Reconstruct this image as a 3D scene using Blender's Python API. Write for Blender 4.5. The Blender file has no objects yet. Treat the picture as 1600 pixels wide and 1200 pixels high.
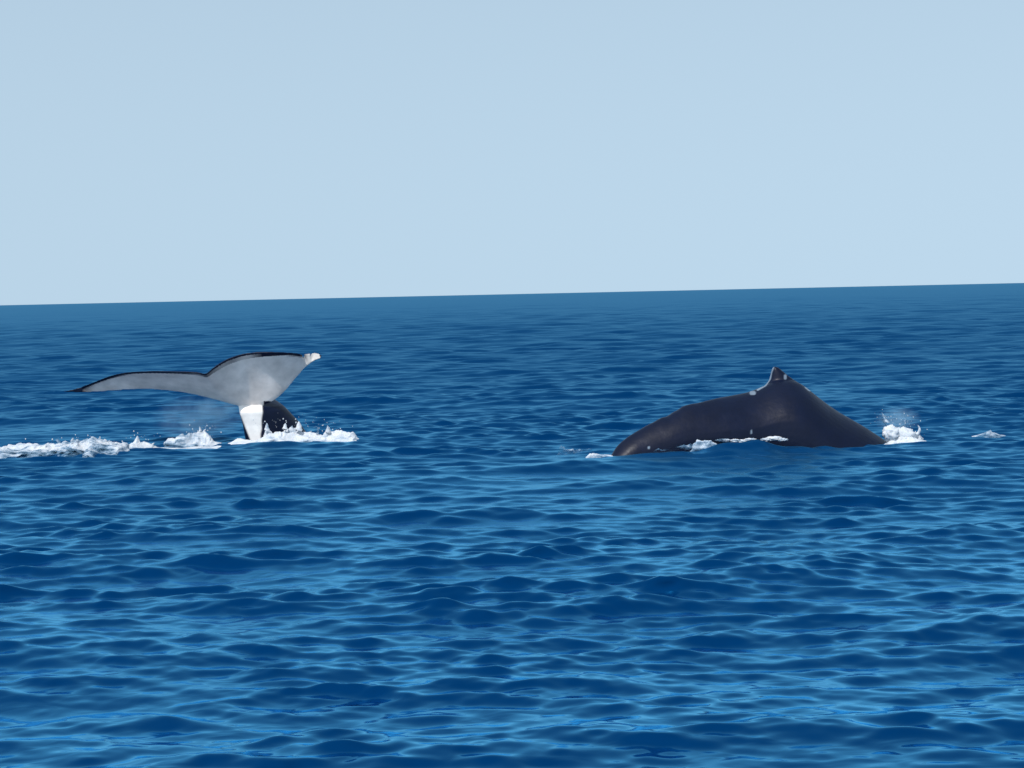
import bpy, bmesh, math, random
import numpy as np
from mathutils import Vector, Matrix, Euler, noise as mnoise
from mathutils.bvhtree import BVHTree

S = bpy.context.scene
COL = S.collection
rng = np.random.default_rng(11)
random.seed(4)

# ------------------------------------------------------------------ camera
F_PX = 2700.0                 # focal length in pixels of the 1600 px wide photograph
CAM_H = 2.5
PITCH = math.atan(140.5 / F_PX)
ROLL = math.radians(-1.253)
cam_data = bpy.data.cameras.new('camera')
cam_data.sensor_width = 36.0
cam_data.lens = F_PX / 1600 * 36.0
cam_data.clip_start = 0.5
cam_data.clip_end = 200000
cam = bpy.data.objects.new('camera', cam_data)
COL.objects.link(cam)
CAM_R = Matrix.Rotation(math.pi / 2 - PITCH, 4, 'X') @ Matrix.Rotation(ROLL, 4, 'Z')
cam.matrix_world = Matrix.Translation((0, 0, CAM_H)) @ CAM_R
S.camera = cam

def at(px, py, Y):
    """place in the world, Y metres off, seen at pixel px, py of the photograph"""
    d = CAM_R.to_3x3() @ Vector(((px - 800) / F_PX, -(py - 600) / F_PX, -1))
    return Vector((0, 0, CAM_H)) + d * (Y / d.y)

# ------------------------------------------------------------------ light
SUN_EL = math.radians(54)
SUN_AZ = math.radians(-28)     # behind the camera, to its left
sun_dir = Vector((math.sin(SUN_AZ) * math.cos(SUN_EL), -math.cos(SUN_AZ) * math.cos(SUN_EL), math.sin(SUN_EL)))
world = bpy.data.worlds.new('World')
S.world = world
world.use_nodes = True
wn = world.node_tree
bg = wn.nodes['Background']
sky = wn.nodes.new('ShaderNodeTexSky')
sky.sky_type = 'NISHITA'
sky.sun_disc = False
sky.sun_elevation = SUN_EL
sky.sun_rotation = math.atan2(sun_dir.x, sun_dir.y)
sky.altitude = 0
sky.air_density = 1.0
sky.dust_density = 0.3
sky.ozone_density = 1.5
# the air near the horizon is clear and pale blue: read the sky a little above the true elevation
tc = wn.nodes.new('ShaderNodeTexCoord')
sep = wn.nodes.new('ShaderNodeSeparateXYZ'); comb = wn.nodes.new('ShaderNodeCombineXYZ')
wn.links.new(tc.outputs['Generated'], sep.inputs[0])
def wmath(op, a, b=None):
    m = wn.nodes.new('ShaderNodeMath'); m.operation = op
    for i, q in enumerate((a, b)):
        if q is None: continue
        if isinstance(q, (int, float)): m.inputs[i].default_value = q
        else: wn.links.new(q, m.inputs[i])
    return m.outputs[0]
zz = wmath('SQRT', wmath('ADD', wmath('MULTIPLY', sep.outputs['Z'], sep.outputs['Z']), 0.42 ** 2))
wn.links.new(sep.outputs['X'], comb.inputs['X']); wn.links.new(sep.outputs['Y'], comb.inputs['Y']); wn.links.new(zz, comb.inputs['Z'])
nrm = wn.nodes.new('ShaderNodeVectorMath'); nrm.operation = 'NORMALIZE'
wn.links.new(comb.outputs[0], nrm.inputs[0]); wn.links.new(nrm.outputs[0], sky.inputs[0])
tint = wn.nodes.new('ShaderNodeVectorMath'); tint.operation = 'MULTIPLY'      # soft white sea air over the whole sky
tint.inputs[1].default_value = (1.42, 1.17, 0.838)
wn.links.new(sky.outputs[0], tint.inputs[0]); wn.links.new(tint.outputs[0], bg.inputs['Color'])
bg.inputs['Strength'].default_value = 0.15

sl = bpy.data.lights.new('sun', 'SUN')
sl.energy = 2.05
sl.angle = math.radians(0.5)
sl.color = (1.0, 0.97, 0.93)
so = bpy.data.objects.new('sun', sl)
so.rotation_euler = sun_dir.to_track_quat('Z', 'Y').to_euler()
so.location = (-20, -30, 60)
COL.objects.link(so)

S.view_settings.view_transform = 'Standard'
S.view_settings.look = 'None'
S.view_settings.exposure = 0.77
S.view_settings.gamma = 1.0
S.view_settings.use_curve_mapping = False
S.cycles.use_denoising = True
S.cycles.max_bounces = 8
S.cycles.volume_bounces = 1
S.cycles.glossy_bounces = 2

# ------------------------------------------------------------------ helpers
def tag(o, label=None, cat=None, group=None, kind=None):
    if label: o['label'] = label
    if cat: o['category'] = cat
    if group: o['group'] = group
    if kind: o['kind'] = kind
    return o

def link(name, me, mat=None, parent=None):
    o = bpy.data.objects.new(name, me)
    COL.objects.link(o)
    if mat: me.materials.append(mat)
    if parent: o.parent = parent
    return o

def mesh_np(name, verts, faces, smooth=True):
    me = bpy.data.meshes.new(name)
    v = np.asarray(verts, np.float32); f = np.asarray(faces, np.int32)
    me.vertices.add(len(v)); me.vertices.foreach_set('co', v.ravel())
    n = f.shape[1]
    me.loops.add(f.size); me.loops.foreach_set('vertex_index', f.ravel())
    me.polygons.add(len(f)); me.polygons.foreach_set('loop_start', np.arange(0, f.size, n, dtype=np.int32))
    me.update(calc_edges=True)
    if smooth: me.polygons.foreach_set('use_smooth', np.ones(len(f), bool))
    return me

def grid_faces(nr, nc, wrap=False):
    i = np.arange(nr - 1)[:, None]; j = np.arange(nc if wrap else nc - 1)[None, :]
    j2 = (j + 1) % nc
    return np.stack([i * nc + j, i * nc + j2, (i + 1) * nc + j2, (i + 1) * nc + j], -1).reshape(-1, 4)

class NT:
    def __init__(self, name):
        self.m = bpy.data.materials.new(name); self.m.use_nodes = True
        self.t = self.m.node_tree; self.b = self.t.nodes['Principled BSDF']; self.out = self.t.nodes['Material Output']
    def n(self, typ, **kw):
        nd = self.t.nodes.new(typ)
        for k, v in kw.items():
            if k.startswith('i_'): nd.inputs[k[2:]].default_value = v
            else: setattr(nd, k, v)
        return nd
    def l(self, a, b): self.t.links.new(a, b)

def interp(x, pts, k=1):
    p = np.array(pts, float)
    return np.interp(x, p[:, 0], p[:, k])

def smooth1(a, n):
    k = np.hanning(n + 2)[1:-1]; k /= k.sum()
    return np.convolve(np.pad(a, n // 2, mode='edge'), k, mode='valid')[:len(a)]

# ------------------------------------------------------------------ sea surface
def make_waves():
    comps = []
    def band(lam0, lam1, n, slope, spread, mean=0.0):
        for i in range(n):
            lam = lam0 * (lam1 / lam0) ** ((i + rng.random()) / n)
            th = mean + rng.normal() * spread          # travel direction from +Y
            k = 2 * math.pi / lam
            a = slope / k * math.sqrt(2.0 / n)         # gives rms slope = slope for the band
            comps.append((k * math.sin(th), k * math.cos(th), a, rng.random() * 2 * math.pi, lam))
    band(14, 7, 12, 0.014, 0.5, 0.5)
    band(6, 3, 26, 0.030, 0.5, 0.15)
    band(3, 1.4, 50, 0.044, 0.42, 0.05)
    band(1.4, 0.6, 80, 0.085, 0.42, 0.0)
    band(0.6, 0.25, 110, 0.155, 0.45, 0.08)
    band(0.25, 0.12, 60, 0.085, 0.55, 0.0)
    return comps
WAVES = make_waves()
STEEP, LEAN = .24, .6

# places where the whales calm the larger waves: x, y, radius
P_TAIL = at(400, 690, 30.4); P_BACK = at(1180, 690, 28.5)
def calm(x, y):
    c = np.ones_like(x)
    for (cx, cy, rx, ry, amt) in ((P_TAIL.x, 30.0, 4.5, 3.5, .6), (P_BACK.x, 28.0, 4.0, 3.0, .6)):
        c -= amt * np.exp(-(((x - cx) / rx) ** 2 + ((y - cy) / ry) ** 2) ** 2)
    return c

def ripple_gust(x, y):
    """slow changes of the roughness of the sea"""
    return 1 + 0.30 * np.sin(x * .21 - y * .05) * np.sin(y * .35 + x * .1) + 0.22 * np.sin(x * .31 + y * .11 + 1) * np.sin(y * .23 - x * .13 + 2) + .15 * np.sin(x * .9 - y * .37)

def sea_points(x, y, dr):
    dx = np.zeros_like(x); dy = np.zeros_like(x); z = np.zeros_like(x); zs = np.zeros_like(x); var = np.zeros((len(x), 1))
    far = 1 + .9 * np.clip((np.hypot(x, y) - 35) / 80, 0, 1)      # fresher breeze farther out
    c = calm(x, y) * far; g = ripple_gust(x, y)
    for (kx, ky, a, ph, lam) in WAVES:
        w = np.clip((lam / dr - 2.2) / 2.5, 0, 1)
        rows = np.nonzero(w[:, 0] > 0)[0]
        if not len(rows): continue
        r1 = rows.max() + 1
        xx = x[:r1]; yy = y[:r1]
        th = kx * xx + ky * yy + ph
        s = a * w[:r1] * (c[:r1] if lam > 1.0 else g[:r1])
        cs = np.cos(th) * s; sn = np.sin(th) * s
        if lam < 3: zs[:r1] += cs; var[:r1, 0] += ((a * w[:r1, 0]) ** 2 / 2)
        else: z[:r1] += cs
        k = math.hypot(kx, ky); q = 0.45 if lam > .5 else .3
        dx[:r1] -= q * sn * kx / k; dy[:r1] -= q * sn * ky / k
    for (cx, cy, rx, ry, amp) in ((at(1200, 700, 26.2).x - .3, 26.2, 1.1, .38, .20), (at(430, 700, 29.2).x, 29.3, .8, .35, .08)):
        z += amp * (.85 + .2 * np.sin(x * 4.1) + .1 * np.sin(x * 9.7 + 3 * y)) * np.exp(-((x - cx) / rx) ** 2 - ((y - cy) / ry) ** 2)     # water heaped up in front of the whales
    sg = np.sqrt(var) + 1e-6
    zs = sg * (np.exp(STEEP * np.clip(zs / sg, -3, 3.2)) - math.exp(STEEP ** 2 / 2)) / STEEP     # peaked crests, broad troughs
    dy -= LEAN * zs; z += zs
    dy -= 0.2 * z                            # the wind blows towards the boat and leans the crests over
    rough = np.zeros(len(x))
    for (kx, ky, a, ph, lam) in WAVES:      # slope of the waves too short for the grid
        w = np.clip((lam / dr[:, 0] - 2.2) / 2.5, 0, 1)
        rough += (a * math.hypot(kx, ky)) ** 2 / 2 * (1 - w ** 2)
    return x + dx, y + dy, z, np.sqrt(rough)[:, None] * np.ones_like(x)

def build_sea():
    r = [2.5]
    while r[-1] < 60000:
        q = r[-1]
        e = 0.0025 if 6.5 < q < 40 else (0.01 if q <= 6.5 else min(0.0025 + (math.log(q / 40)) * 0.0017, 0.05))
        if q > 2000: e = .15
        r.append(q * (1 + e))
    r = np.array(r)
    a_c = np.arange(-0.34, 0.3401, 0.00105)
    out = [0.34]
    while out[-1] < 1.35: out.append(out[-1] + max(.002, (out[-1] - .34) * .06 + .002))
    out = np.array(out[1:])
    a = np.concatenate([-out[::-1], a_c, out])
    R, A = np.meshgrid(r, a, indexing='ij')
    X = R * np.sin(A); Y = R * np.cos(A)
    dr = np.gradient(r)[:, None] * np.ones_like(R)
    x, y, z, sl_ = sea_points(X, Y, dr)
    v = np.stack([x, y, z], -1).reshape(-1, 3)
    print('sea quads', len(r) * len(a))
    me = mesh_np('sea', v, grid_faces(len(r), len(a)))
    at_ = me.attributes.new('fine_slope', 'FLOAT', 'POINT')
    at_.data.foreach_set('value', sl_.astype(np.float32).ravel())
    return me

def mat_water():
    t = NT('sea_water')
    geo = t.n('ShaderNodeNewGeometry')
    b = t.b
    t.t.nodes.remove(b)
    dif = t.n('ShaderNodeBsdfDiffuse'); dif.inputs['Color'].default_value = (0.0004, 0.024, 0.085, 1)
    gl = t.n('ShaderNodeBsdfGlossy')
    gc = t.n('ShaderNodeMix', data_type='RGBA'); gc.inputs[6].default_value = (0.15, 0.59, 0.93, 1); gc.inputs[7].default_value = (0.36, 0.80, 1.0, 1)
    t.l(gc.outputs[2], gl.inputs['Color'])
    att = t.n('ShaderNodeAttribute', attribute_name='fine_slope')
    mr = t.n('ShaderNodeMapRange'); mr.inputs[1].default_value = 0.0; mr.inputs[2].default_value = 0.22
    mr.inputs[3].default_value = .10; mr.inputs[4].default_value = .55
    t.l(att.outputs['Fac'], mr.inputs[0]); t.l(mr.outputs[0], gl.inputs['Roughness'])
    mr2 = t.n('ShaderNodeMapRange'); mr2.inputs[1].default_value = 0.0; mr2.inputs[2].default_value = 0.2
    mr2.inputs[3].default_value = 1.0; mr2.inputs[4].default_value = .36   # unresolved wave faces hide each other's grazing sheen
    t.l(att.outputs['Fac'], mr2.inputs[0])
    fr = t.n('ShaderNodeFresnel', i_IOR=1.40)
    fm = t.n('ShaderNodeMath', operation='MULTIPLY')
    ss = t.n('ShaderNodeMapRange'); ss.inputs[1].default_value = .036; 
    mr3 = t.n('ShaderNodeMapRange'); mr3.inputs[1].default_value = .05; mr3.inputs[2].default_value = .2
    mr3.inputs[3].default_value = .49; mr3.inputs[4].default_value = 1.1
    t.l(att.outputs['Fac'], mr3.inputs[0]); t.l(mr3.outputs[0], ss.inputs[2])
    t.l(fr.outputs[0], ss.inputs[0]); t.l(ss.outputs[0], fm.inputs[0]); t.l(mr2.outputs[0], fm.inputs[1])
    mix = t.n('ShaderNodeMixShader'); t.l(fm.outputs[0], mix.inputs[0]); t.l(dif.outputs[0], mix.inputs[1]); t.l(gl.outputs[0], mix.inputs[2])
    bk = t.n('ShaderNodeMixShader'); t.l(geo.outputs['Backfacing'], bk.inputs[0]); t.l(mix.outputs[0], bk.inputs[1])
    deep = t.n('ShaderNodeBsdfDiffuse'); deep.inputs['Color'].default_value = (.02, .16, .34, 1); t.l(deep.outputs[0], bk.inputs[2])
    t.l(bk.outputs[0], t.out.inputs['Surface'])
    gr = t.n('ShaderNodeMapRange'); gr.inputs[1].default_value = .25; gr.inputs[2].default_value = 1.0
    t.l(fr.outputs[0], gr.inputs[0])
    gm = t.n('ShaderNodeMath', operation='MULTIPLY'); t.l(gr.outputs[0], gm.inputs[0]); t.l(mr2.outputs[0], gm.inputs[1]); t.l(gm.outputs[0], gc.inputs[0])
    mp = t.n('ShaderNodeMapping'); mp.inputs['Scale'].default_value = (0.75, 1.0, 1.0)
    t.l(geo.outputs['Position'], mp.inputs['Vector'])
    n1 = t.n('ShaderNodeTexNoise', i_Scale=5.0, i_Detail=1.5, i_Roughness=.55, i_Distortion=.6)
    n2 = t.n('ShaderNodeTexNoise', i_Scale=1.1, i_Detail=2.0, i_Roughness=.5, i_Distortion=.4)
    t.l(mp.outputs[0], n1.inputs['Vector']); t.l(mp.outputs[0], n2.inputs['Vector'])
    b1 = t.n('ShaderNodeBump', i_Strength=1.0, i_Distance=.010)
    b2 = t.n('ShaderNodeBump', i_Strength=1.0, i_Distance=.004)
    t.l(n1.outputs['Fac'], b1.inputs['Height']); t.l(n2.outputs['Fac'], b2.inputs['Height'])
    t.l(b2.outputs[0], b1.inputs['Normal']); 
    for nd in (dif, gl, fr): t.l(b1.outputs[0], nd.inputs['Normal'])
    return t.m

sea_me = build_sea()
sea = link('sea', sea_me, mat_water())
tag(sea, 'deep blue choppy open sea reaching to the horizon', kind='structure')

bpy.context.view_layer.update()
def sea_z(x, y):
    hit, loc, nn, idx = sea.ray_cast(Vector((x, y, 5)), Vector((0, 0, -1)))
    return loc.z if hit else 0.0

# ------------------------------------------------------------------ skins
def mat_skin():
    """wet whale skin; the vertex colour holds the pigment (white belly, black back; painted highlight and shade on the tail)"""
    t = NT('wet_whale_skin')
    b = t.b
    a = t.n('ShaderNodeAttribute', attribute_name='pigment_and_light')
    tc_ = t.n('ShaderNodeTexCoord')
    n1 = t.n('ShaderNodeTexNoise', i_Scale=3.2, i_Detail=5.0, i_Roughness=.6)
    t.l(tc_.outputs['Object'], n1.inputs['Vector'])
    mr = t.n('ShaderNodeMapRange'); mr.inputs[1].default_value = .3; mr.inputs[2].default_value = .7
    mr.inputs[3].default_value = .78; mr.inputs[4].default_value = 1.12
    t.l(n1.outputs['Fac'], mr.inputs[0])
    mx = t.n('ShaderNodeVectorMath', operation='SCALE')
    t.l(a.outputs['Color'], mx.inputs[0]); t.l(mr.outputs[0], mx.inputs['Scale'])
    t.l(mx.outputs[0], b.inputs['Base Color'])
    n2 = t.n('ShaderNodeTexNoise', i_Scale=7.0, i_Detail=4.0, i_Roughness=.55)
    t.l(tc_.outputs['Object'], n2.inputs['Vector'])
    r2 = t.n('ShaderNodeMapRange'); r2.inputs[3].default_value = .34; r2.inputs[4].default_value = .5
    t.l(n2.outputs['Fac'], r2.inputs[0]); t.l(r2.outputs[0], b.inputs['Roughness'])
    b.inputs['IOR'].default_value = 1.33; b.inputs['Specular IOR Level'].default_value = .42
    bp = t.n('ShaderNodeBump', i_Strength=.4, i_Distance=.015)
    t.l(n2.outputs['Fac'], bp.inputs['Height']); t.l(bp.outputs[0], b.inputs['Normal'])
    return t.m
SKIN = mat_skin()

def tube_mesh(rings):
    """closed tube through equal rings of points"""
    n = len(rings[0]); v = np.concatenate(rings)
    f = [tuple(q) for q in grid_faces(len(rings), n, True)]
    vs = [tuple(q) for q in v]
    vs.append(tuple(np.mean(rings[0], 0))); vs.append(tuple(np.mean(rings[-1], 0)))
    a, b = len(vs) - 2, len(vs) - 1
    o = (len(rings) - 1) * n
    for i in range(n):
        f.append((a, (i + 1) % n, i)); f.append((b, o + i, o + (i + 1) % n))
    return vs, f

def fuse(name, parts, voxel, smooth_n=2):
    """several closed shells grown together into one continuous skin"""
    vs, fs = [], []
    for v, f in parts:
        k = len(vs); vs += list(v); fs += [tuple(i + k for i in q) for q in f]
    me = bpy.data.meshes.new(name + '_raw'); me.from_pydata([tuple(map(float, q)) for q in vs], [], fs)
    bm = bmesh.new(); bm.from_mesh(me); bmesh.ops.recalc_face_normals(bm, faces=bm.faces); bm.to_mesh(me); bm.free()
    o = bpy.data.objects.new(name + '_raw', me); COL.objects.link(o)
    m = o.modifiers.new('r', 'REMESH'); m.mode = 'VOXEL'; m.voxel_size = voxel; m.use_smooth_shade = True
    m2 = o.modifiers.new('s', 'SMOOTH'); m2.factor = .5; m2.iterations = smooth_n
    bpy.context.view_layer.update()
    dg = bpy.context.evaluated_depsgraph_get()
    out = bpy.data.meshes.new_from_object(o.evaluated_get(dg)); out.name = name
    bpy.data.objects.remove(o)
    return out

def mesh_arrays(me):
    n = len(me.vertices)
    co = np.empty(n * 3, np.float32); me.vertices.foreach_get('co', co)
    no = np.empty(n * 3, np.float32); me.vertex_normals.foreach_get('vector', no)
    return co.reshape(-1, 3), no.reshape(-1, 3)

def paint(me, col):
    a = me.color_attributes.new('pigment_and_light', 'FLOAT_COLOR', 'POINT')
    c = np.ones((len(col), 4), np.float32); c[:, :3] = col
    a.data.foreach_set('color', c.ravel())

def to_px(co):
    R = np.array(CAM_R.to_3x3()); d = (co - np.array([0, 0, CAM_H])) @ R
    return 800 + F_PX * d[:, 0] / -d[:, 2], 600 - F_PX * d[:, 1] / -d[:, 2]

DARK = np.array((.0012, .0045, .0200)); WHITE = np.array((.80, .77, .74)); GREY = np.array((.74, .67, .63))

def place(me, name, mat):
    """put the thing's origin at the middle of its foot"""
    co, _ = mesh_arrays(me)
    c = np.array([(co[:, 0].min() + co[:, 0].max()) / 2, (co[:, 1].min() + co[:, 1].max()) / 2, 0.0])
    co = co - c; me.vertices.foreach_set('co', co.astype(np.float32).ravel()); me.update()
    o = link(name, me, mat); o.location = Vector(c)
    return o

# ------------------------------------------------------------------ diving whale: tail stock and flukes
YT = 30.4
FL = [  # trailing edge px,py | leading edge px,py | chord m (signed) | thickness m
    (98, 612, 104, 613, .05, .020), (120, 607, 130, 613, .16, .024), (142, 599, 154, 612, .30, .030), (172, 587, 195, 609, .50, .042), (200, 581.5, 225, 607, .65, .055),
    (240, 580, 257, 609, .80, .075), (280, 581, 290, 613, .94, .10), (309, 582, 322, 620, 1.02, .13), (321, 586, 348, 627, 1.02, .16),
    (331, 576, 368, 633, 1.06, .18), (352, 562, 388, 636, 1.10, .19), (377, 553, 409, 634, 1.09, .17), (402, 550, 431, 625, 1.02, .13),
    (430, 550, 449, 607, .82, .10), (455, 551, 464, 588, .55, .07), (474, 553.5, 478, 573, .30, .055), (484, 552, 486, 567, -.22, .05), (494, 551, 492, 562, -.24, .045), (503, 555, 500, 560, -.12, .03)]
FL = np.array(FL, float)
def fluke():
    n = 110
    u0 = np.arange(len(FL)); u = np.linspace(0, len(FL) - 1, n)
    q = np.stack([np.interp(u, u0, FL[:, k]) for k in range(6)], 1)
    for k in (0, 1, 2, 3, 4, 5):
        sm = smooth1(q[:, k], 7 if k in (0, 1) else 9)
        q[2:-2, k] = sm[2:-2]
    # keep the notch between the lobes crisp
    rings, mid = [], []
    m = 15
    for i in range(n):
        T0 = at(q[i, 0], q[i, 1], YT); L = at(q[i, 2], q[i, 3], YT - .08 * abs(i / n - .55))
        L = at(q[i, 2], q[i, 3], YT + .35 * (.55 - i / n) if i / n < .55 else YT - .10 * (i / n - .55) * 2)
        h = (T0 - L).length; c = abs(q[i, 4])
        dy = math.sqrt(max(c * c - h * h, .0004)); sg = 1 if q[i, 4] > 0 else -1
        w = min(1, max(-1, q[i, 4] / .25))
        T = at(q[i, 0], q[i, 1], L.y - dy * w)
        ax = np.array(T - L); ax /= np.linalg.norm(ax)
        nr = np.cross(ax, (1, 0, .0)); nr /= np.linalg.norm(nr)
        if nr[1] > 0: nr = -nr                      # towards the boat: the underside
        th = q[i, 5]
        up, lo = [], []
        for j in range(m + 1):
            v = j / m
            p = np.array(L) * (1 - v) + np.array(T) * v
            bow = -0.05 * c * math.sin(math.pi * v)  # shallow hollow on the underside
            t_ = th * (2.2 * math.sqrt(v) * (1 - v) ** .8 * .5 + .10) + .008
            p = p + nr * bow
            up.append(p - nr * t_ * .62); lo.append(p + nr * t_ * .38)
            mid.append((p, i, v, nr))
        rings.append(np.array(lo + up[::-1]))
    return tube_mesh(rings), mid

def stock():
    rings = []
    d = np.array((.80, .60, 0)); l = np.array((.60, -.80, 0))      # dorsal direction; right flank
    sec = [  # px, py of centre, depth offset, half dorsoventral, half lateral
        (394, 604, .20, .08, .10), (398, 618, .34, .20, .17), (403, 627, .33, .36, .22), (408, 635, .19, .43, .25), (412, 642, .14, .47, .26), (424, 662, .22, .55, .29),
        (436, 690, .30, .64, .33), (448, 720, .45, .74, .40), (465, 760, .7, .86, .50), (490, 800, 1.0, .95, .6)]
    sec = np.array(sec, float); n = 40
    u = np.linspace(0, len(sec) - 1, n); q = np.stack([np.interp(u, np.arange(len(sec)), sec[:, k]) for k in range(5)], 1)
    for i in range(n):
        c = np.array(at(q[i, 0], q[i, 1], YT + q[i, 2]))
        r = []
        for j in range(40):
            a = 2 * math.pi * j / 40
            ca, sa = math.cos(a), math.sin(a)
            k = 1 - .20 * abs(ca) ** 6 * 0 - .18 * max(0, abs(ca)) ** 3     # keeled fore and aft
            r.append(c + d * ca * q[i, 3] + l * sa * q[i, 4] * k)
        rings.append(np.array(r))
    return tube_mesh(rings)

fl_part, fl_mid = fluke()
tail_me = fuse('tail_whale', [fl_part, stock()], .0135, 3)
co, no = mesh_arrays(tail_me)
from mathutils.kdtree import KDTree
kd = KDTree(len(fl_mid))
for i, (p, a, v, nr) in enumerate(fl_mid): kd.insert(Vector(p), i)
kd.balance()
col = np.tile(DARK, (len(co), 1))
px, py = to_px(co)
for i in range(len(co)):
    p, k, dist = kd.find(Vector(co[i]))
    _, a, v, nr = fl_mid[k]
    if dist < .17 and py[i] < (634 if px[i] < 409 else 627):
        if float(no[i] @ nr) > -.05:
            c_ = abs(np.interp(a / 109 * (len(FL) - 1), np.arange(len(FL)), FL[:, 4]))
            edge = (1 - v) * c_                                  # metres from the trailing edge
            wgt = min(1, max(0, (edge - .058 - .02 * mnoise.noise(Vector((px[i] * .03, 0, 3)))) / .035))
            wgt *= min(1, max(0, (px[i] - 128) / 22))            # black tip of the left lobe
            cc = GREY * (1 + .16 * mnoise.noise(Vector((px[i] * .02, py[i] * .03, 1))) + .08 * mnoise.noise(Vector((px[i] * .07, py[i] * .09, 5))))
            col[i] = DARK * (1 - wgt) + cc * wgt
        if px[i] > 474:  # highlight of the wet, sunlit right tip painted in as white
            wt = min(1, (px[i] - 474) / 8)
            if px[i] < 499.5: col[i] = col[i] * (1 - wt) + WHITE * .68 * wt
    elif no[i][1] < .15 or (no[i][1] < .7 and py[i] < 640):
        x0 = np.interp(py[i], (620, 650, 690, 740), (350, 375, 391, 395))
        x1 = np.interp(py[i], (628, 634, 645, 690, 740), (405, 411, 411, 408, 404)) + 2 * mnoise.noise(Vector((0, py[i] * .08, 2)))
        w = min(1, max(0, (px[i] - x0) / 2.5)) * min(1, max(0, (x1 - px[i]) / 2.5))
        if py[i] < 633.5: col[i] = GREY * .9 if px[i] < 412 else DARK  # shoulder catches the sun; greyed and darkened in the colour to counter it
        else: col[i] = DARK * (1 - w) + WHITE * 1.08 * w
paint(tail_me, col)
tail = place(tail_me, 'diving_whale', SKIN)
tag(tail, 'raised whale tail showing pale grey underside of its flukes and white tail stock', 'whale')

# ------------------------------------------------------------------ arched whale: back with dorsal fin
YB = 27.6
RIDGE = [(905, 770), (930, 742), (948, 722), (955, 712), (961, 700), (970, 690), (984, 680), (998, 672), (1012, 664), (1024, 658), (1033, 652), (1043, 651), (1051, 644), (1060, 640), (1066, 634), (1079, 630.5), (1090, 629.5),
         (1100, 627), (1120, 622), (1150, 617), (1170, 613), (1188, 606), (1200, 600), (1215, 594), (1235, 593), (1250, 598), (1262, 607), (1275, 618),
         (1290, 630), (1310, 644), (1330, 655), (1350, 666), (1370, 679), (1388, 691), (1402, 701), (1430, 724), (1470, 765)]
def back():
    xs = np.linspace(905, 1470, 190); y_sharp = smooth1(interp(xs, RIDGE), 3); ys = smooth1(y_sharp, 31)
    rings = []
    n = 56
    Ws = smooth1(interp(xs, [(905, .22), (955, .26), (1000, .34), (1080, .52), (1180, .72), (1300, .82), (1400, .80), (1470, .7)]), 41)
    Bs = smooth1(interp(xs, [(905, .35), (955, .36), (1000, .50), (1080, .75), (1180, 1.0), (1300, 1.1), (1400, .95), (1470, .8)]), 41)
    Ys = smooth1(YB + interp(xs, [(905, -1.25), (955, -1.1), (1080, -.6), (1200, -.1), (1470, 0)]), 41)
    for px_, py_, dk, W, B, yc in zip(xs, ys, (ys - y_sharp) * .8, Ws, Bs, Ys):
        T = at(px_, py_, yc)
        r = []
        for j in range(n):
            a = 2 * math.pi * j / n
            ca, sa = math.cos(a), math.sin(a)
            rdg = max(0, ca)
            y = W * sa * (1 - .30 * rdg ** 5)
            z = T.z - B + B * ca + dk * yc / F_PX * max(0, ca) ** 9      # the knuckled spine
            # a soft fold along the flank and small lumps
            fold = .018 * math.exp(-((ca - .42 - .1 * math.sin(px_ * .011)) / .10) ** 2) * interp(px_, [(1040, 0), (1120, 1), (1230, 1), (1300, 0)])
            lump = .016 * mnoise.noise(Vector((px_ * .018, a * 1.5, 2))) + .02 * mnoise.noise(Vector((px_ * .006, a * 1.0, 8)))
            k = 1 + (fold + lump) / max(W, .3)
            r.append((T.x, yc + y * k, z + (fold * .4 + lump * .5) * ca))
        rings.append(np.array(r))
    return tube_mesh(rings)

def fin():
    out = [(1176, 616), (1188, 606.5), (1196, 601.5), (1201.5, 594), (1204, 585), (1206, 577), (1209, 572.5), (1216, 574), (1224, 580.5), (1231, 586.5), (1238, 591.5), (1248, 598), (1258, 608)]
    rings = []
    # slices from the base to the tip
    L = [out[k] for k in range(0, 7)]; Rr = [out[k] for k in range(12, 5, -1)]
    for k in range(25):
        v = k / 24 * 6
        l = np.array([np.interp(v, range(7), [q[0] for q in L]), np.interp(v, range(7), [q[1] for q in L])])
        r = np.array([np.interp(v, range(7), [q[0] for q in Rr]), np.interp(v, range(7), [q[1] for q in Rr])])
        th = .13 * (1 - v / 6) ** .7 + .022
        ring = []
        for j in range(16):
            a = 2 * math.pi * j / 16
            m_ = (l + r) / 2 + (r - l) / 2 * math.cos(a)
            P = at(m_[0], m_[1], YB)
            ring.append((P.x, YB + th * math.sin(a), P.z))
        rings.append(np.array(ring))
    return tube_mesh(rings)

back_me = fuse('back_whale', [back(), fin()], .017, 3)
co, no = mesh_arrays(back_me)
px, py = to_px(co)
col = np.tile(DARK, (len(co), 1))
def seg_dist(px, py, pts):
    best = np.full(len(px), 1e9)
    for (x0, y0), (x1, y1) in zip(pts[:-1], pts[1:]):
        dx, dy = x1 - x0, y1 - y0
        t_ = np.clip(((px - x0) * dx + (py - y0) * dy) / (dx * dx + dy * dy + 1e-9), 0, 1)
        best = np.minimum(best, np.hypot(px - x0 - t_ * dx, py - y0 - t_ * dy))
    return best
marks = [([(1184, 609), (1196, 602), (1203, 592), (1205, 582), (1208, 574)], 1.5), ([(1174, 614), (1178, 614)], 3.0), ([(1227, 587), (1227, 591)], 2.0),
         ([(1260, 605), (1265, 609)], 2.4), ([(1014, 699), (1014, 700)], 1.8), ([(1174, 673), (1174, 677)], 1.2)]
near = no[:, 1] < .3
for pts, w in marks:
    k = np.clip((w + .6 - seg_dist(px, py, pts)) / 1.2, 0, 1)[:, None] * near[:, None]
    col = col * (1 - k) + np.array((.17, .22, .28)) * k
paint(back_me, col)
back_o = place(back_me, 'arched_whale', SKIN)
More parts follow.
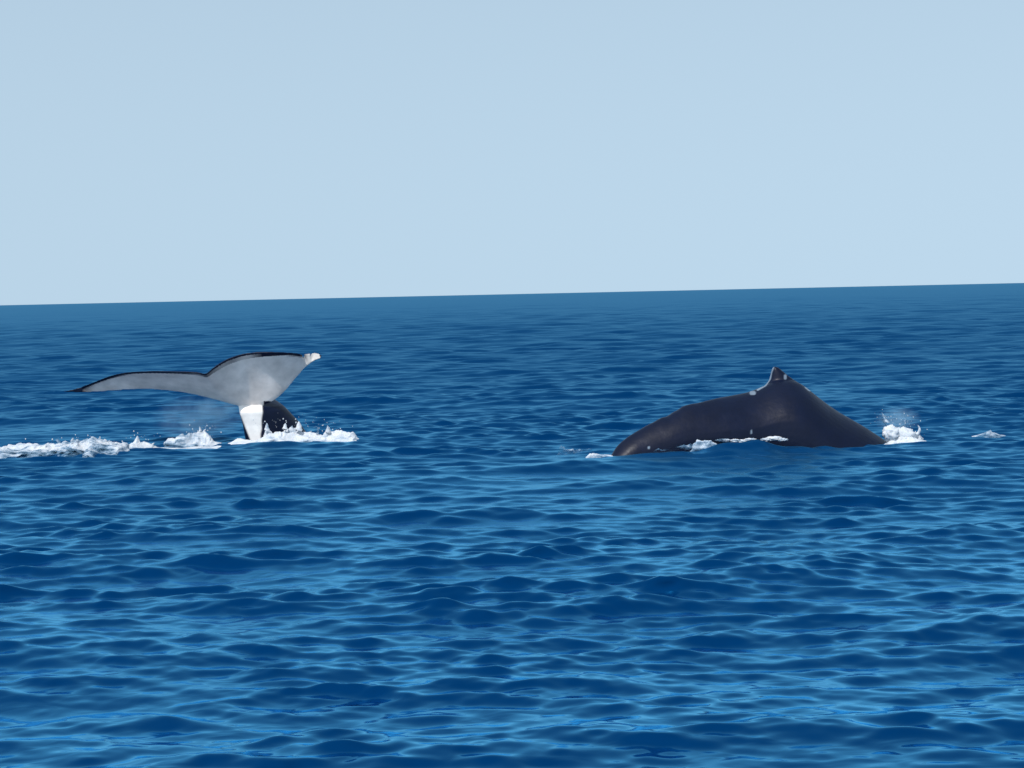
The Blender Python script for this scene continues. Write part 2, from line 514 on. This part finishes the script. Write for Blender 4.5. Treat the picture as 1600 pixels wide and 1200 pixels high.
tag(back_o, 'black arched whale back with small hooked dorsal fin rolling through the water', 'whale')

# ------------------------------------------------------------------ foam
def mat_foam():
    t = NT('sea_foam'); b = t.b
    a = t.n('ShaderNodeAttribute', attribute_name='film')
    geo = t.n('ShaderNodeNewGeometry')
    n1 = t.n('ShaderNodeTexNoise', i_Scale=9.0, i_Detail=5.0, i_Roughness=.6)
    t.l(geo.outputs['Position'], n1.inputs['Vector'])
    mpp = t.n('ShaderNodeMapping'); mpp.inputs['Scale'].default_value = (.35, 1, 1.3); t.l(geo.outputs['Position'], mpp.inputs[0]); t.l(mpp.outputs[0], n1.inputs['Vector'])
    ad = t.n('ShaderNodeMath', operation='ADD'); t.l(n1.outputs['Fac'], ad.inputs[0]); t.l(a.outputs['Fac'], ad.inputs[1])
    mr = t.n('ShaderNodeMapRange', interpolation_type='SMOOTHSTEP'); mr.inputs[1].default_value = .60; mr.inputs[2].default_value = 1.0
    t.l(ad.outputs[0], mr.inputs[0])
    mx = t.n('ShaderNodeMix', data_type='RGBA')
    mx.inputs[6].default_value = (.57, .60, .64, 1); mx.inputs[7].default_value = (.10, .21, .33, 1)
    t.l(mr.outputs[0], mx.inputs[0]); t.l(mx.outputs[2], b.inputs['Base Color'])
    al = t.n('ShaderNodeMapRange', interpolation_type='SMOOTHSTEP'); al.inputs[1].default_value = .78; al.inputs[2].default_value = 1.12
    al.inputs[3].default_value = 1; al.inputs[4].default_value = 0                     # froth thins out into clear water
    t.l(ad.outputs[0], al.inputs[0]); t.l(al.outputs[0], b.inputs['Alpha'])
    b.inputs['Roughness'].default_value = .45; b.inputs['IOR'].default_value = 1.33
    b.inputs['Subsurface Weight'].default_value = .25; b.inputs['Subsurface Radius'].default_value = (.03, .04, .05); b.inputs['Subsurface Scale'].default_value = 1.0
    n2 = t.n('ShaderNodeTexNoise', i_Scale=26.0, i_Detail=4.0, i_Roughness=.6)
    t.l(geo.outputs['Position'], n2.inputs['Vector'])
    bp = t.n('ShaderNodeBump', i_Strength=.7, i_Distance=.02); t.l(n2.outputs['Fac'], bp.inputs['Height']); t.l(bp.outputs[0], b.inputs['Normal'])
    return t.m
FOAM = mat_foam()

class Foam:
    def __init__(self): self.v = []; self.f = []; self.w = []
    def ridge(self, top, Y, thick, film=.1, rag=.5, seed=0, nx=None, ny=26, lift=.02, base=None, spike=.35):
        """a bank of churned white water; top = [(px, py of its crest)]"""
        x0, x1 = top[0][0], top[-1][0]
        nx = nx or int((x1 - x0) * .95) + 8
        k0 = len(self.v)
        zs = []
        for i in range(nx):
            pxx = x0 + (x1 - x0) * i / (nx - 1)
            e = min(1, min(i, nx - 1 - i) / 6)
            Yc = Y + (interp(pxx, base) if base else 0) + .12 * mnoise.noise(Vector((pxx * .02, seed, 0)))
            P = at(pxx, interp(pxx, top), Yc)
            zs.append((pxx, e, Yc, P))
        for pxx, e, Yc, P in zs:
            z0 = sea_z(P.x, Yc)
            H = max(.012, P.z - z0) * e
            tk = thick * (.65 + .6 * abs(mnoise.noise(Vector((pxx * .035, seed + 5, 0))))) * (.25 + .75 * e)
            for j in range(ny):
                v = -1 + 2 * j / (ny - 1)
                y = Yc + v * tk
                ns = mnoise.fractal(Vector((P.x * 5, y * 5, seed)), .8, 2.2, 4)
                ns2 = abs(mnoise.noise(Vector((P.x * 11, y * 9, seed + 2))))
                prof = max(0, 1 - abs(v) ** 1.6)
                h = H * prof * (1 - rag * .55 + rag * .9 * ns) * (1 - spike * ns2) - .05 * (1 - prof)
                zb = sea_z(P.x, y)
                xx = P.x + .05 * mnoise.noise(Vector((P.x * 4, h * 14, seed + 9)))
                self.v.append((xx, y + .05 * mnoise.noise(Vector((P.x * 6, h * 12, seed + 7))), zb + h + lift * prof - .01))
                self.w.append(film + .35 * (1 - prof) + .25 * mnoise.noise(Vector((P.x * 3, y * 2, seed + 4))))
        self.f += [tuple(int(a) + k0 for a in q) for q in grid_faces(nx, ny)]
    def tongue(self, px, py, px1, py1, Y, r, bend=0.0, film=0.0):
        """a tapering lick of water thrown up"""
        a, b = at(px, py, Y), at(px1, py1, Y + random.uniform(-.1, .1))
        n, m = 9, 8; k0 = len(self.v)
        for i in range(n):
            t_ = i / (n - 1); c = a.lerp(b, t_) + Vector((bend * math.sin(t_ * math.pi), 0, 0))
            rr = r * (1 - t_) ** .8 + .004
            for j in range(m):
                q = 2 * math.pi * j / m
                d = Vector((math.cos(q), math.sin(q), .25 * math.sin(q * 2)))
                self.v.append(tuple(c + d * rr * (1 + .4 * mnoise.noise(c * 20 + d)))); self.w.append(film + .3 * t_)
        self.f += [tuple(int(x) + k0 for x in q) for q in grid_faces(n, m, True)]
    def drops(self, n, cx, cy, sx, sy, Y, r0=.004, r1=.014, sY=.25):
        for _ in range(n):
            p = at(random.gauss(cx, sx), random.gauss(cy, sy), Y + random.uniform(-sY, sY))
            r = r0 + (r1 - r0) * random.random() ** 3
            k0 = len(self.v)
            st = random.uniform(1, 1.8)
            for d in ((1, 0, 0), (0, 1, 0), (-1, 0, 0), (0, -1, 0), (0, 0, 1), (0, 0, -1)):
                self.v.append((p.x + d[0] * r, p.y + d[1] * r, p.z + d[2] * r * st)); self.w.append(.1)
            for q in ((0, 1, 4), (1, 2, 4), (2, 3, 4), (3, 0, 4), (1, 0, 5), (2, 1, 5), (3, 2, 5), (0, 3, 5)):
                self.f.append(tuple(k0 + x for x in q))
    def lump(self, cx, cy, rx, ry, Y, film=0.0, seed=0, ry3=None):
        """a rounded mass of froth, rx and ry in pixels"""
        c = at(cx, cy, Y); s = Y / F_PX; a, b = rx * s, ry * s; dd = ry3 or a * .6
        k0 = len(self.v); n, m = 22, 30
        for i in range(n):
            th = math.pi * i / (n - 1)
            for j in range(m):
                ph = 2 * math.pi * j / m
                d = Vector((math.sin(th) * math.cos(ph), math.sin(th) * math.sin(ph), math.cos(th)))
                k = 1 + .33 * mnoise.fractal(d * 2.1 + Vector((seed, 0, 0)), .7, 2.1, 4)
                self.v.append((c.x + d.x * a * k, c.y + d.y * dd * k, c.z + d.z * b * k)); self.w.append(film + .25 * mnoise.noise(d * 3 + Vector((seed, 1, 1))))
        self.f += [tuple(int(x) + k0 for x in q) for q in grid_faces(n, m, True)]
    def build(self, name, label):
        me = bpy.data.meshes.new(name); me.from_pydata(self.v, [], self.f)
        me.polygons.foreach_set('use_smooth', [True] * len(self.f))
        w = self.w
        a = me.attributes.new('film', 'FLOAT', 'POINT'); a.data.foreach_set('value', np.array(w, np.float32))
        o = link(name, me, FOAM)
        return tag(o, label, kind='stuff')

random.seed(8)
# wake that trails off to the left of the flukes
f = Foam()
f.ridge([(-150, 705), (-60, 699), (0, 697), (30, 694.5), (60, 693), (92, 691), (108, 690), (116, 686), (122, 692), (128, 688), (145, 686), (158, 687), (170, 692), (190, 692), (200, 696)], YT - 1.45, 1.25, film=.22, rag=.4, seed=1, ny=60)
f.ridge([(150, 702), (196, 696), (207, 690), (214, 683), (219, 686), (228, 689), (238, 696), (252, 704), (300, 704.5), (325, 699), (346, 702)], YT - .95, .55, film=.08, rag=.4, seed=2, ny=36)
f.ridge([(255, 688), (262, 683), (280, 680), (296, 677), (303, 675), (310, 667), (314, 673), (318, 671), (326, 679), (334, 685), (341, 694), (347, 703)], YT - .55, .35, film=.2, rag=.5, seed=3)
f.ridge([(-20, 721), (-6, 719), (4, 719), (8, 722)], YT - 1.9, .12, film=.0, rag=.4, seed=4)
f.tongue(310, 684, 312, 666, YT - .35, .05, .02); f.tongue(318, 682, 322, 669, YT - .35, .035, -.02); f.tongue(214, 692, 215, 681, YT - .6, .06)
f.tongue(93, 692, 96, 680, YT - .9, .03, -.05, .3); f.tongue(114, 692, 113, 684, YT - .9, .04); f.tongue(236, 696, 242, 691, YT - .6, .03)
f.drops(48, 315, 672, 12, 7, YT - .3); f.drops(27, 120, 686, 30, 5, YT - .9); f.drops(18, 225, 684, 18, 5, YT - .6)
f.build('foam_wake', 'long ragged streak of white foam on the water left of the raised flukes')

# splash round the root of the tail
f = Foam()
f.ridge([(358, 693), (366, 688), (374, 681), (382, 686), (392, 689), (404, 688), (410, 684), (420, 676), (440, 674), (470, 676), (484, 684), (496, 690)], YT - .62, .20, film=.05, rag=.4, seed=11)
f.ridge([(408, 680), (412, 673), (418, 663), (424, 668), (436, 667), (444, 663), (450, 668), (462, 664), (469, 660), (476, 667), (486, 673), (496, 678), (504, 680), (509, 672), (514, 667), (519, 673), (530, 673), (545, 674), (556, 678), (560, 684)], YT - .25, .26, film=.05, rag=.4, seed=12)
f.ridge([(468, 688), (490, 684), (515, 680), (540, 680), (558, 684)], YT - .5, .2, film=.1, rag=.3, seed=14)
f.tongue(417, 672, 417, 661, YT - .4, .05); f.tongue(445, 670, 446, 661, YT - .4, .04); f.tongue(467, 672, 467, 658, YT - .35, .06)
f.tongue(513, 676, 512, 665, YT - .3, .045); f.tongue(496, 678, 494, 664, YT - .3, .018, .02, .3)
f.drops(48, 450, 662, 30, 5, YT - .3); f.drops(24, 505, 668, 18, 6, YT - .25)
f.build('tail_splash', 'white churned splash around the foot of the raised whale tail')

# splash where the arched back goes under, with spray over it
f = Foam()
f.lump(1408, 684, 24, 15, YB - .35, film=-.1, seed=3); f.lump(1392, 678, 13, 12, YB - .45, film=-.1, seed=5); f.lump(1428, 687, 14, 10, YB - .25, film=-.05, seed=9)
f.ridge([(1380, 694), (1392, 683), (1405, 680), (1425, 681), (1436, 686), (1452, 692)], YB - .45, .2, film=-.05, rag=.35, seed=21)
f.tongue(1430, 680, 1434, 664, YB - .3, .035, .05); f.tongue(1388, 668, 1376, 642, YB - .2, .02, -.03, .35)
f.tongue(1386, 660, 1378, 644, YB - .2, .03, .0, .3); f.tongue(1405, 668, 1412, 648, YB - .1, .018, .06, .4)
f.drops(60, 1402, 654, 19, 9, YB - .2, .003, .011); f.drops(25, 1420, 668, 18, 8, YB - .2)
f.build('head_splash', 'white burst of foam and spray at the right end of the arched back')

f = Foam()
f.ridge([(1518, 685), (1524, 681), (1534, 678), (1546, 671), (1554, 673), (1562, 679), (1572, 686)], YB + .6, .16, film=.24, rag=.25, seed=31)
f.build('foam_crest', 'small white foam cap alone near the right edge of the picture')

# froth along the waterline of the arched back
f = Foam()
f.ridge([(1018, 704), (1030, 698), (1050, 697), (1070, 693), (1095, 690), (1118, 687)], YB - 1.35, .10, film=.45, rag=.5, seed=41)
f.ridge([(1078, 692), (1084, 687), (1100, 686), (1120, 689)], YB - 1.4, .08, film=.30, rag=.4, seed=42)
for k, (a, b, c, d, fl_) in enumerate(((1148, 689, 9, 3.0, .30), (1161, 690, 9, 3.2, .12), (1172, 687, 10, 2.4, .22), (1130, 688, 12, 2.4, .38), (1198, 687, 10, 2.6, .22), (1209, 685, 13, 3.2, .10), (1222, 687, 9, 2.6, .25))):
    f.lump(a, b, c, d, YB - 1.02, film=fl_, seed=50 + k, ry3=.06)
f.build('waterline_froth', 'thin broken froth along the waterline of the arched whale back')

f = Foam()
f.ridge([(868, 700), (876, 692), (886, 693), (900, 699), (912, 700), (922, 696), (930, 701)], YB - 1.1, .12, film=.48, rag=.5, seed=61)
f.ridge([(915, 708), (925, 707), (940, 711), (958, 713)], YB - 1.5, .08, film=.3, rag=.4, seed=62)
f.build('froth_patch', 'faint thin froth on the water left of the arched back')

# ------------------------------------------------------------------ drifting mist of fine spray
def mist(name, label, cx, cy, rx, ry, Y, ryd, dens):
    c = at(cx, cy, Y); s = Y / F_PX
    bm = bmesh.new(); bmesh.ops.create_icosphere(bm, subdivisions=3, radius=1)
    for v in bm.verts:
        k = 1 + .25 * mnoise.noise(v.co * 1.7 + Vector((cx, 0, 0)))
        v.co = Vector((v.co.x * rx * s * k, v.co.y * ryd * k, v.co.z * ry * s * k))
    me = bpy.data.meshes.new(name); bm.to_mesh(me); bm.free()
    t = NT(name + '_air'); t.t.nodes.remove(t.b)
    pv = t.n('ShaderNodeVolumePrincipled'); pv.inputs['Color'].default_value = (.50, .80, 1, 1)
    tc_ = t.n('ShaderNodeTexCoord'); ln = t.n('ShaderNodeVectorMath', operation='LENGTH')
    mp = t.n('ShaderNodeMapping'); mp.inputs['Scale'].default_value = (1 / (rx * s), 1 / ryd, 1 / (ry * s))
    t.l(tc_.outputs['Object'], mp.inputs[0]); t.l(mp.outputs[0], ln.inputs[0])
    mr = t.n('ShaderNodeMapRange', interpolation_type='SMOOTHSTEP'); mr.inputs[1].default_value = .95; mr.inputs[2].default_value = .1
    mr.inputs[3].default_value = 0; mr.inputs[4].default_value = 1
    t.l(ln.outputs['Value'], mr.inputs[0])
    n = t.n('ShaderNodeTexNoise', i_Scale=4.0, i_Detail=3.0); t.l(tc_.outputs['Object'], n.inputs['Vector'])
    m2 = t.n('ShaderNodeMapRange'); m2.inputs[1].default_value = .35; m2.inputs[2].default_value = .7; m2.inputs[4].default_value = dens
    t.l(n.outputs['Fac'], m2.inputs[0])
    mm = t.n('ShaderNodeMath', operation='MULTIPLY'); t.l(mr.outputs[0], mm.inputs[0]); t.l(m2.outputs[0], mm.inputs[1])
    t.l(mm.outputs[0], pv.inputs['Density']); t.l(pv.outputs[0], t.out.inputs['Volume'])
    o = link(name, me, t.m); o.location = c
    return tag(o, label, kind='stuff')
mist('flukes_mist', 'pale drifting spray hanging under the left lobe of the raised flukes', 315, 652, 90, 46, YT + .1, .5, 3.2)
mist('head_mist', 'thin pale spray hanging above the splash at the right end of the back', 1402, 655, 42, 26, YB - .2, .35, 3.2)
